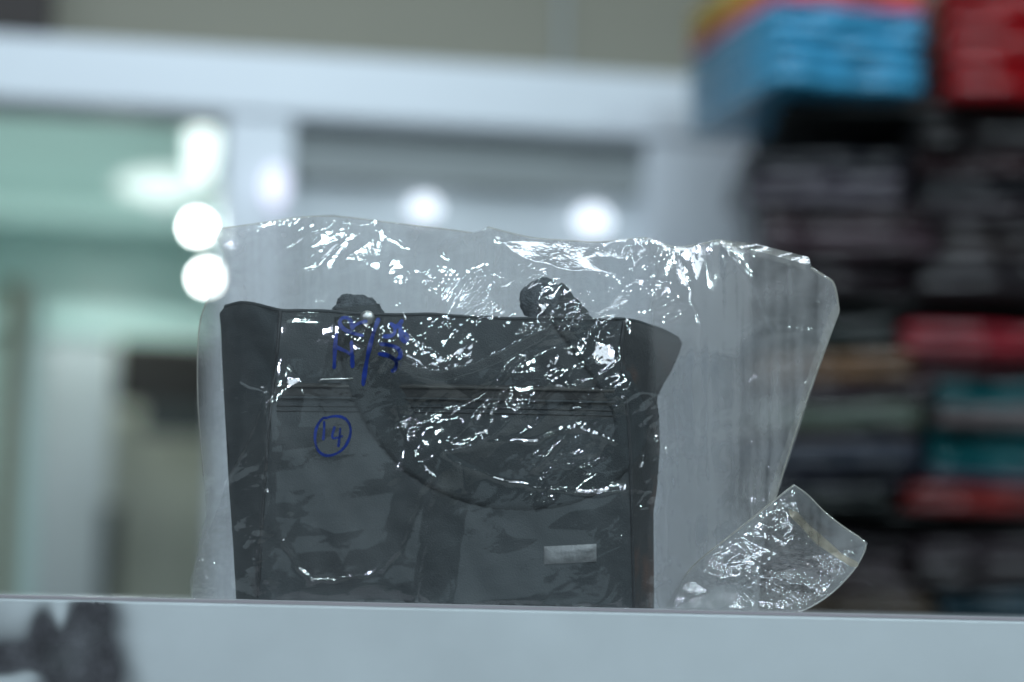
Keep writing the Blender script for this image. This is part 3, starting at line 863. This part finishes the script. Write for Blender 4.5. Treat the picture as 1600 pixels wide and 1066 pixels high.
def membrane(sign):
    """relaxed sheet over the tote: fixed to zero along the outline, pushed out by the tote"""
    st_ = 8
    us, vs = np.arange(280, 1330, st_), np.arange(320, 985, st_)
    U, V = np.meshgrid(us, vs)
    ins = inside(U, V, out_poly)
    intote = (U > interp(L_TAB, V)) & (U < interp(R_TAB, V)) & (V > topline(U))
    obs = np.where(intote, (tote_depth(U, V) if sign < 0 else .054) + .003, 0)
    hand = np.minimum(seg_dist(U, V, HANDLE[1:5]), seg_dist(U, V, HANDLE[10:]))
    if sign < 0:
        obs = np.where(hand < 40, np.maximum(obs, tote_depth(U, np.maximum(V, 505)) + .0085), obs)
    D = obs.copy()
    fixed = (~ins) & (V < 905)
    for _ in range(500):
        N_ = D.copy()
        N_[1:-1, 1:-1] = .25 * (D[2:, 1:-1] + D[:-2, 1:-1] + D[1:-1, 2:] + D[1:-1, :-2])
        N_[-1] = N_[-2]
        D = np.maximum(N_, obs)
        D[fixed] = 0
        D[:, 0] = D[:, -1] = 0
    for _ in range(4):
        D[1:-1, 1:-1] = .2 * (D[2:, 1:-1] + D[:-2, 1:-1] + D[1:-1, 2:] + D[1:-1, :-2] + D[1:-1, 1:-1])
    D = D + np.where(intote, .0025, 0)
    for _ in range(2):
        D[1:-1, 1:-1] = .2 * (D[2:, 1:-1] + D[:-2, 1:-1] + D[1:-1, 2:] + D[1:-1, :-2] + D[1:-1, 1:-1])
    def f(u, v):
        x, y = np.clip((u - us[0]) / st_, 0, len(us) - 1.001), np.clip((v - vs[0]) / st_, 0, len(vs) - 1.001)
        i, j = np.floor(y).astype(int), np.floor(x).astype(int)
        fy, fx = y - i, x - j
        return D[i, j] * (1 - fx) * (1 - fy) + D[i, j + 1] * fx * (1 - fy) + D[i + 1, j] * (1 - fx) * fy + D[i + 1, j + 1] * fx * fy
    return f
mem_f, mem_b = membrane(-1), membrane(1)
PX = 1.66 / FPX

def front_Y(U, V):
    h, mk = film_crumple(U, V, 100)
    fade = np.clip(poly_dist(U, V, out_poly) / 14, 0, 1)
    return -(mem_f(U, V) + h * PX * (.25 + .75 * fade)) - .002, mk
def poly_dist(U, V, poly):
    d = np.full(U.shape, 1e9)
    q = poly[::2]
    for (x, y) in q:
        d = np.minimum(d, (U - x) ** 2 + (V - y) ** 2)
    return np.sqrt(d)

def sheet(name, poly, step, yfun, mat, parent, haze_tone=None):
    u0, v0 = poly.min(0) - 2 * step; u1, v1 = poly.max(0) + 2 * step
    U, V = np.meshgrid(np.arange(u0, u1, step), np.arange(v0, v1, step))
    ins = inside(U, V, poly)
    nb = ins.copy()
    nb[1:] |= ins[:-1]; nb[:-1] |= ins[1:]; nb[:, 1:] |= nb[:, :-1].copy(); nb[:, :-1] |= nb[:, 1:].copy()
    rim = nb & ~ins
    iu = np.argwhere(rim)
    for (i, j) in iu:                                       # pull the ragged rim onto the outline
        k = np.argmin((poly[:, 0] - U[i, j]) ** 2 + (poly[:, 1] - V[i, j]) ** 2)
        U[i, j], V[i, j] = poly[k]
    Y, mk = yfun(U, V)
    p = clampz(PA(U, V, Y), TOP_Z + .0008)
    ok = nb
    idx = -np.ones(U.shape, int)
    idx[ok] = np.arange(ok.sum())
    fs = []
    q = ok[:-1, :-1] & ok[1:, :-1] & ok[:-1, 1:] & ok[1:, 1:] & (ins[:-1, :-1] | ins[1:, :-1] | ins[:-1, 1:] | ins[1:, 1:])
    A, B, C_, D_ = idx[:-1, :-1][q], idx[1:, :-1][q], idx[1:, 1:][q], idx[:-1, 1:][q]
    fs = np.stack([A, B, C_, D_], -1).tolist()
    o = mesh(name, p[ok], fs, mat, parent)
    ca = o.data.attributes.new('crumple', 'FLOAT', 'POINT')
    ca.data.foreach_set('value', np.clip(mk[ok], 0, 1).astype(np.float32))
    w1, w2 = warp(U, V, 900, 4, 90)
    c1, c2 = warp(U, V, 910, 30, 45)
    milk_and_tone = (1 + (.16 + .22 * np.clip((U - 1030) / 20, 0, 1)) * vnoise(w1, w2, 7, 901, math.pi / 2, 26, True) + .26 * vnoise(w1, w2, 15, 902, math.pi / 2 + .05, 14, True) + .35 * vnoise(c1, c2, 75, 903, 0, 1, True)
            + .22 * vnoise(c1, c2, 26, 905, .6, 1, True) + .12 * vnoise(c1, c2, 8, 906, .6, 1, True))
    if haze_tone is not None:
        milk_and_tone = milk_and_tone * haze_tone(U, V)
    ca = o.data.attributes.new('milk_and_tone', 'FLOAT', 'POINT')
    ca.data.foreach_set('value', np.clip(milk_and_tone[ok], .1, 2.5).astype(np.float32))
    return o

sheet('front_sheet', out_poly, 1.6, front_Y, M['film'], BAG, lambda U, V: .40 + .60 * np.clip((650 - U) / 60, 0, 1) * np.clip((V - 600) / 60, .5, 1) - .36 * gauss(U, V, 840, 640, 220, 120) + .4 * gauss(U, V, 380, 640, 50, 220) + np.interp(U, [1010, 1036, 1120, 1185, 1240, 1300], [0, 2.5, 2.2, 1.0, .7, 1.1]))  # haze painted by region: dark in the handle loop, pale left and right
def back_Y(U, V):
    a, b_ = warp(U, V, 300, 18, 70)
    h = 3.2 * vnoise(a, b_, 60, 303, .9) + 1.6 * vnoise(a, b_, 26, 305, .2, 1.6) + .5 * vnoise(a, b_, 10, 307)
    rt = np.clip((U - 1035) / 40, 0, 1)
    h += rt * 2.4 * vnoise(a, b_, 22, 311, math.pi / 2, 12)
    fade = np.clip(poly_dist(U, V, out_poly) / 14, 0, 1)
    return mem_b(U, V) * .8 + h * PX * fade + .001, .25 + 0 * U
sheet('back_sheet', out_poly, 4.0, back_Y, M['film_back'], BAG)

# folded corner lying in front at the lower right
FL = np.array([(1240, 757), (1262, 772), (1285, 798), (1318, 824), (1356, 848), (1348, 868), (1334, 892), (1300, 928), (1262, 952), (1234, 964), (1170, 966), (1100, 966), (1046, 966), (1040, 945), (1066, 905), (1088, 878), (1140, 838), (1190, 798), (1222, 770)], float)
fl_poly = resample(np.concatenate([FL, FL[:1]]), 3.0)[:-1]
def flap_Y(sgn, seed):
    def f(U, V):
        dist = poly_dist(U, V, fl_poly)
        a, b_ = warp(U, V, seed, 10, 40)
        puff = .016 * np.sqrt(np.clip(dist / 70, 0, 1))
        mk = np.clip(.25 + gauss(U, V, 1170, 900, 110, 40) * .7 + gauss(U, V, 1235, 850, 24, 60) * .6 + gauss(U, V, 1280, 890, 50, 40) * .5, 0, 1)
        h = 9 * mk * vnoise(a, b_, 44, seed + 3, .7) + 4.6 * mk * vnoise(a, b_, 20, seed + 5, .7, 1.8) + 1.0 * mk * vnoise(a, b_, 8, seed + 6)
        fade = np.clip(dist / 10, 0, 1)
        base = -.030 + .02 * np.clip((U - 1050) / 300, 0, 1)
        return base + sgn * (puff + .0007) + h * PX * fade, mk
    return f
cf = sheet('corner_flap', fl_poly, 2.5, flap_Y(-1, 500), M['film_flap'], BAG)
sheet('inner_layer', fl_poly, 3.5, flap_Y(1, 540), M['film_flap'], cf)
# second ply on the left, a narrow triangular gusset of film
FL2 = np.array([(357, 742), (345, 782), (326, 830), (305, 884), (297, 905), (300, 962), (372, 964), (366, 880), (360, 800)], float)
f2 = resample(np.concatenate([FL2, FL2[:1]]), 3.0)[:-1]
def f2Y(U, V):
    return -.024 + 1.6 * PX * vnoise(U, V, 24, 610, .5) + .8 * PX * vnoise(U, V, 9, 612), np.clip(gauss(U, V, 310, 905, 30, 40), .1, 1)
sheet('side_flap', f2, 3.0, f2Y, M['film_flap'], BAG)
# doubled strip along the upper right rim
F3 = np.array([(1122, 374), (1180, 381), (1264, 402), (1266, 411), (1262, 414), (1180, 391), (1124, 382)], float)
f3 = resample(np.concatenate([F3, F3[:1]]), 2.0)[:-1]
sheet('rim_fold', f3, 2.0, lambda U, V: (-.006 - 2.0 * PX * vnoise(U, V, 14, 700, 0, 3) - PX * .25 * (V - 374), .3 + 0 * U), M['film_edge'], BAG)
F4 = np.array([(1309, 470), (1311, 490), (1290, 548), (1262, 630), (1228, 735), (1206, 800), (1194, 798), (1216, 728), (1246, 640), (1272, 560), (1296, 492)], float)
f4 = resample(np.concatenate([F4, F4[:1]]), 3.0)[:-1]
sheet('side_seal', f4, 2.5, lambda U, V: (-.005 - 1.2 * PX * vnoise(U, V, 16, 720, 1.2, 3), .2 + 0 * U), M['film_seal'], BAG)

def seam(name, pts, Y, r, mat):
    q = smooth_poly(pts, 5)
    return tube(name, PA(q[:, 0], q[:, 1], np.full(len(q), Y) + rng.normal(0, .0004, len(q))).tolist(), r, mat, BAG, 5)
seam('edge_seam', [(1267, 418), (1299, 438), (1300, 438), (1306, 450), (1311, 485), (1311, 487), (1296, 524), (1272, 590), (1248, 660), (1226, 730), (1205, 795)], -.003, .0007, M['film_edge'])
seam('edge_seam', [(1240, 758), (1262, 772), (1285, 798), (1318, 824), (1356, 848), (1348, 868), (1334, 892), (1300, 928), (1262, 952), (1234, 961)], -.012, .0006, M['film_edge'])
seam('edge_seam', [(1240, 758), (1190, 798), (1140, 838), (1088, 878), (1066, 905)], -.030, .0006, M['film_edge'])
seam('edge_seam', [(346, 357), (400, 350), (470, 339), (525, 337), (600, 347), (680, 356), (738, 364)], -.003, .00045, M['film_edge'])
seam('edge_seam', [(762, 355), (800, 365), (835, 373), (890, 376), (930, 379), (985, 374), (1012, 371), (1050, 388), (1085, 384), (1122, 375)], -.003, .00045, M['film_edge'])
seam('edge_seam', [(318, 745), (309, 640), (308, 560), (312, 500), (324, 470)], -.003, .0005, M['film_edge'])
F5 = np.array([(1232, 796), (1246, 800), (1262, 818), (1290, 842), (1316, 866), (1340, 878), (1341, 886), (1330, 886), (1302, 868), (1276, 850), (1252, 824), (1234, 806)], float)
f5 = resample(np.concatenate([F5, F5[:1]]), 2.0)[:-1]
ff = flap_Y(-1, 500)
sheet('adhesive_strip', f5, 2.5, lambda U, V: (ff(U, V)[0] - .0008, .2 + 0 * U), M['tape'], BAG)

# blue felt-pen writing on the film
def stroke(pts, hw, closed=False):
    q = smooth_poly(pts, 1.6, closed, 3)
    tg = np.gradient(q, axis=0); tg /= np.linalg.norm(tg, axis=1)[:, None] + 1e-9
    nn = np.stack([-tg[:, 1], tg[:, 0]], -1)
    w = hw * (1 + .16 * np.sin(np.arange(len(q)) * .23 + q[0, 0]))
    if not closed:
        k = np.minimum(np.arange(len(q)), np.arange(len(q))[::-1]) * 1.6
        w = w * np.clip(.45 + k / (hw * 1.6), 0, 1)
    a, c, b_ = q + nn * w[:, None], q, q - nn * w[:, None]
    r = np.stack([a, c, b_], 1)
    Y, _ = front_Y(r[..., 0], r[..., 1])
    return PA(r[..., 0], r[..., 1], Y - .0007)
def ink(name, strokes, label):
    vs, fs = [], []
    for s in strokes:
        p = stroke(*s)
        b0 = len(vs)
        vs += p.reshape(-1, 3).tolist()
        fs += [(a + b0, b_ + b0, c + b0, d + b0) for (a, b_, c, d) in grid_faces(len(p), 3)]
    return tag(mesh(name, vs, fs, M['ink'], BAG), label)
def z3(l): return [(290 + x / 2.961, 640 + y / 2.961) for (x, y) in l]
def z6(l): return [(480 + x / 6.66, 460 + y / 6.66) for (x, y) in l]
ink('ink_marking', [
    (z3([(640, 42), (690, 28), (740, 38), (765, 80), (762, 125), (735, 180), (690, 210), (645, 216), (608, 190), (596, 130), (605, 80), (630, 42), (650, 36)]), 2.0),
    (z3([(640, 52), (642, 80), (637, 142)]), 1.9),
    (z3([(690, 78), (682, 105), (676, 132), (690, 134), (728, 122)]), 1.8),
    (z3([(716, 84), (712, 130), (706, 174)]), 1.8)], 'blue handwritten 14 inside a ring')
ink('ink_marking', [
    (z6([(590, 432), (530, 420), (470, 402), (390, 372), (345, 325), (335, 285), (355, 250), (400, 238), (440, 255), (465, 300), (470, 345), (468, 375)]), 3.0),
    (z6([(468, 345), (510, 315), (560, 292), (628, 278)]), 2.8),
    (z6([(306, 395), (300, 450), (290, 540), (284, 660), (280, 778)]), 3.0),
    (z6([(285, 540), (340, 566), (410, 596), (490, 652)]), 2.8),
    (z6([(462, 480), (462, 560), (468, 660), (472, 768)]), 2.9),
    (z6([(745, 245), (715, 330), (690, 400), (655, 520), (630, 640), (600, 800), (580, 955)]), 3.2),
    (z6([(752, 515), (840, 525), (920, 545), (962, 580), (978, 625), (960, 665), (920, 688)]), 3.0),
    (z6([(735, 618), (810, 628), (870, 650), (925, 690), (930, 740), (905, 800), (870, 790)]), 3.0),
    (z6([(858, 295), (900, 330), (930, 340), (965, 310), (995, 262)]), 3.2),
    (z6([(785, 435), (850, 440), (900, 420), (915, 385), (905, 340)]), 3.0),
    (z6([(975, 320), (965, 390), (985, 460), (1020, 495), (1048, 465), (1035, 420), (990, 390), (955, 380)]), 3.4)], 'blue handwritten letters written sideways')
# bent wire staple
q = np.array([(498, 596), (503, 593), (526, 592.5), (551, 592)], float)
Y, _ = front_Y(q[:, 0], q[:, 1])
tube('staple', PA(q[:, 0], q[:, 1], np.full(4, Y.min() - .0012)).tolist(), .0007, M['steel'], BAG, 8)
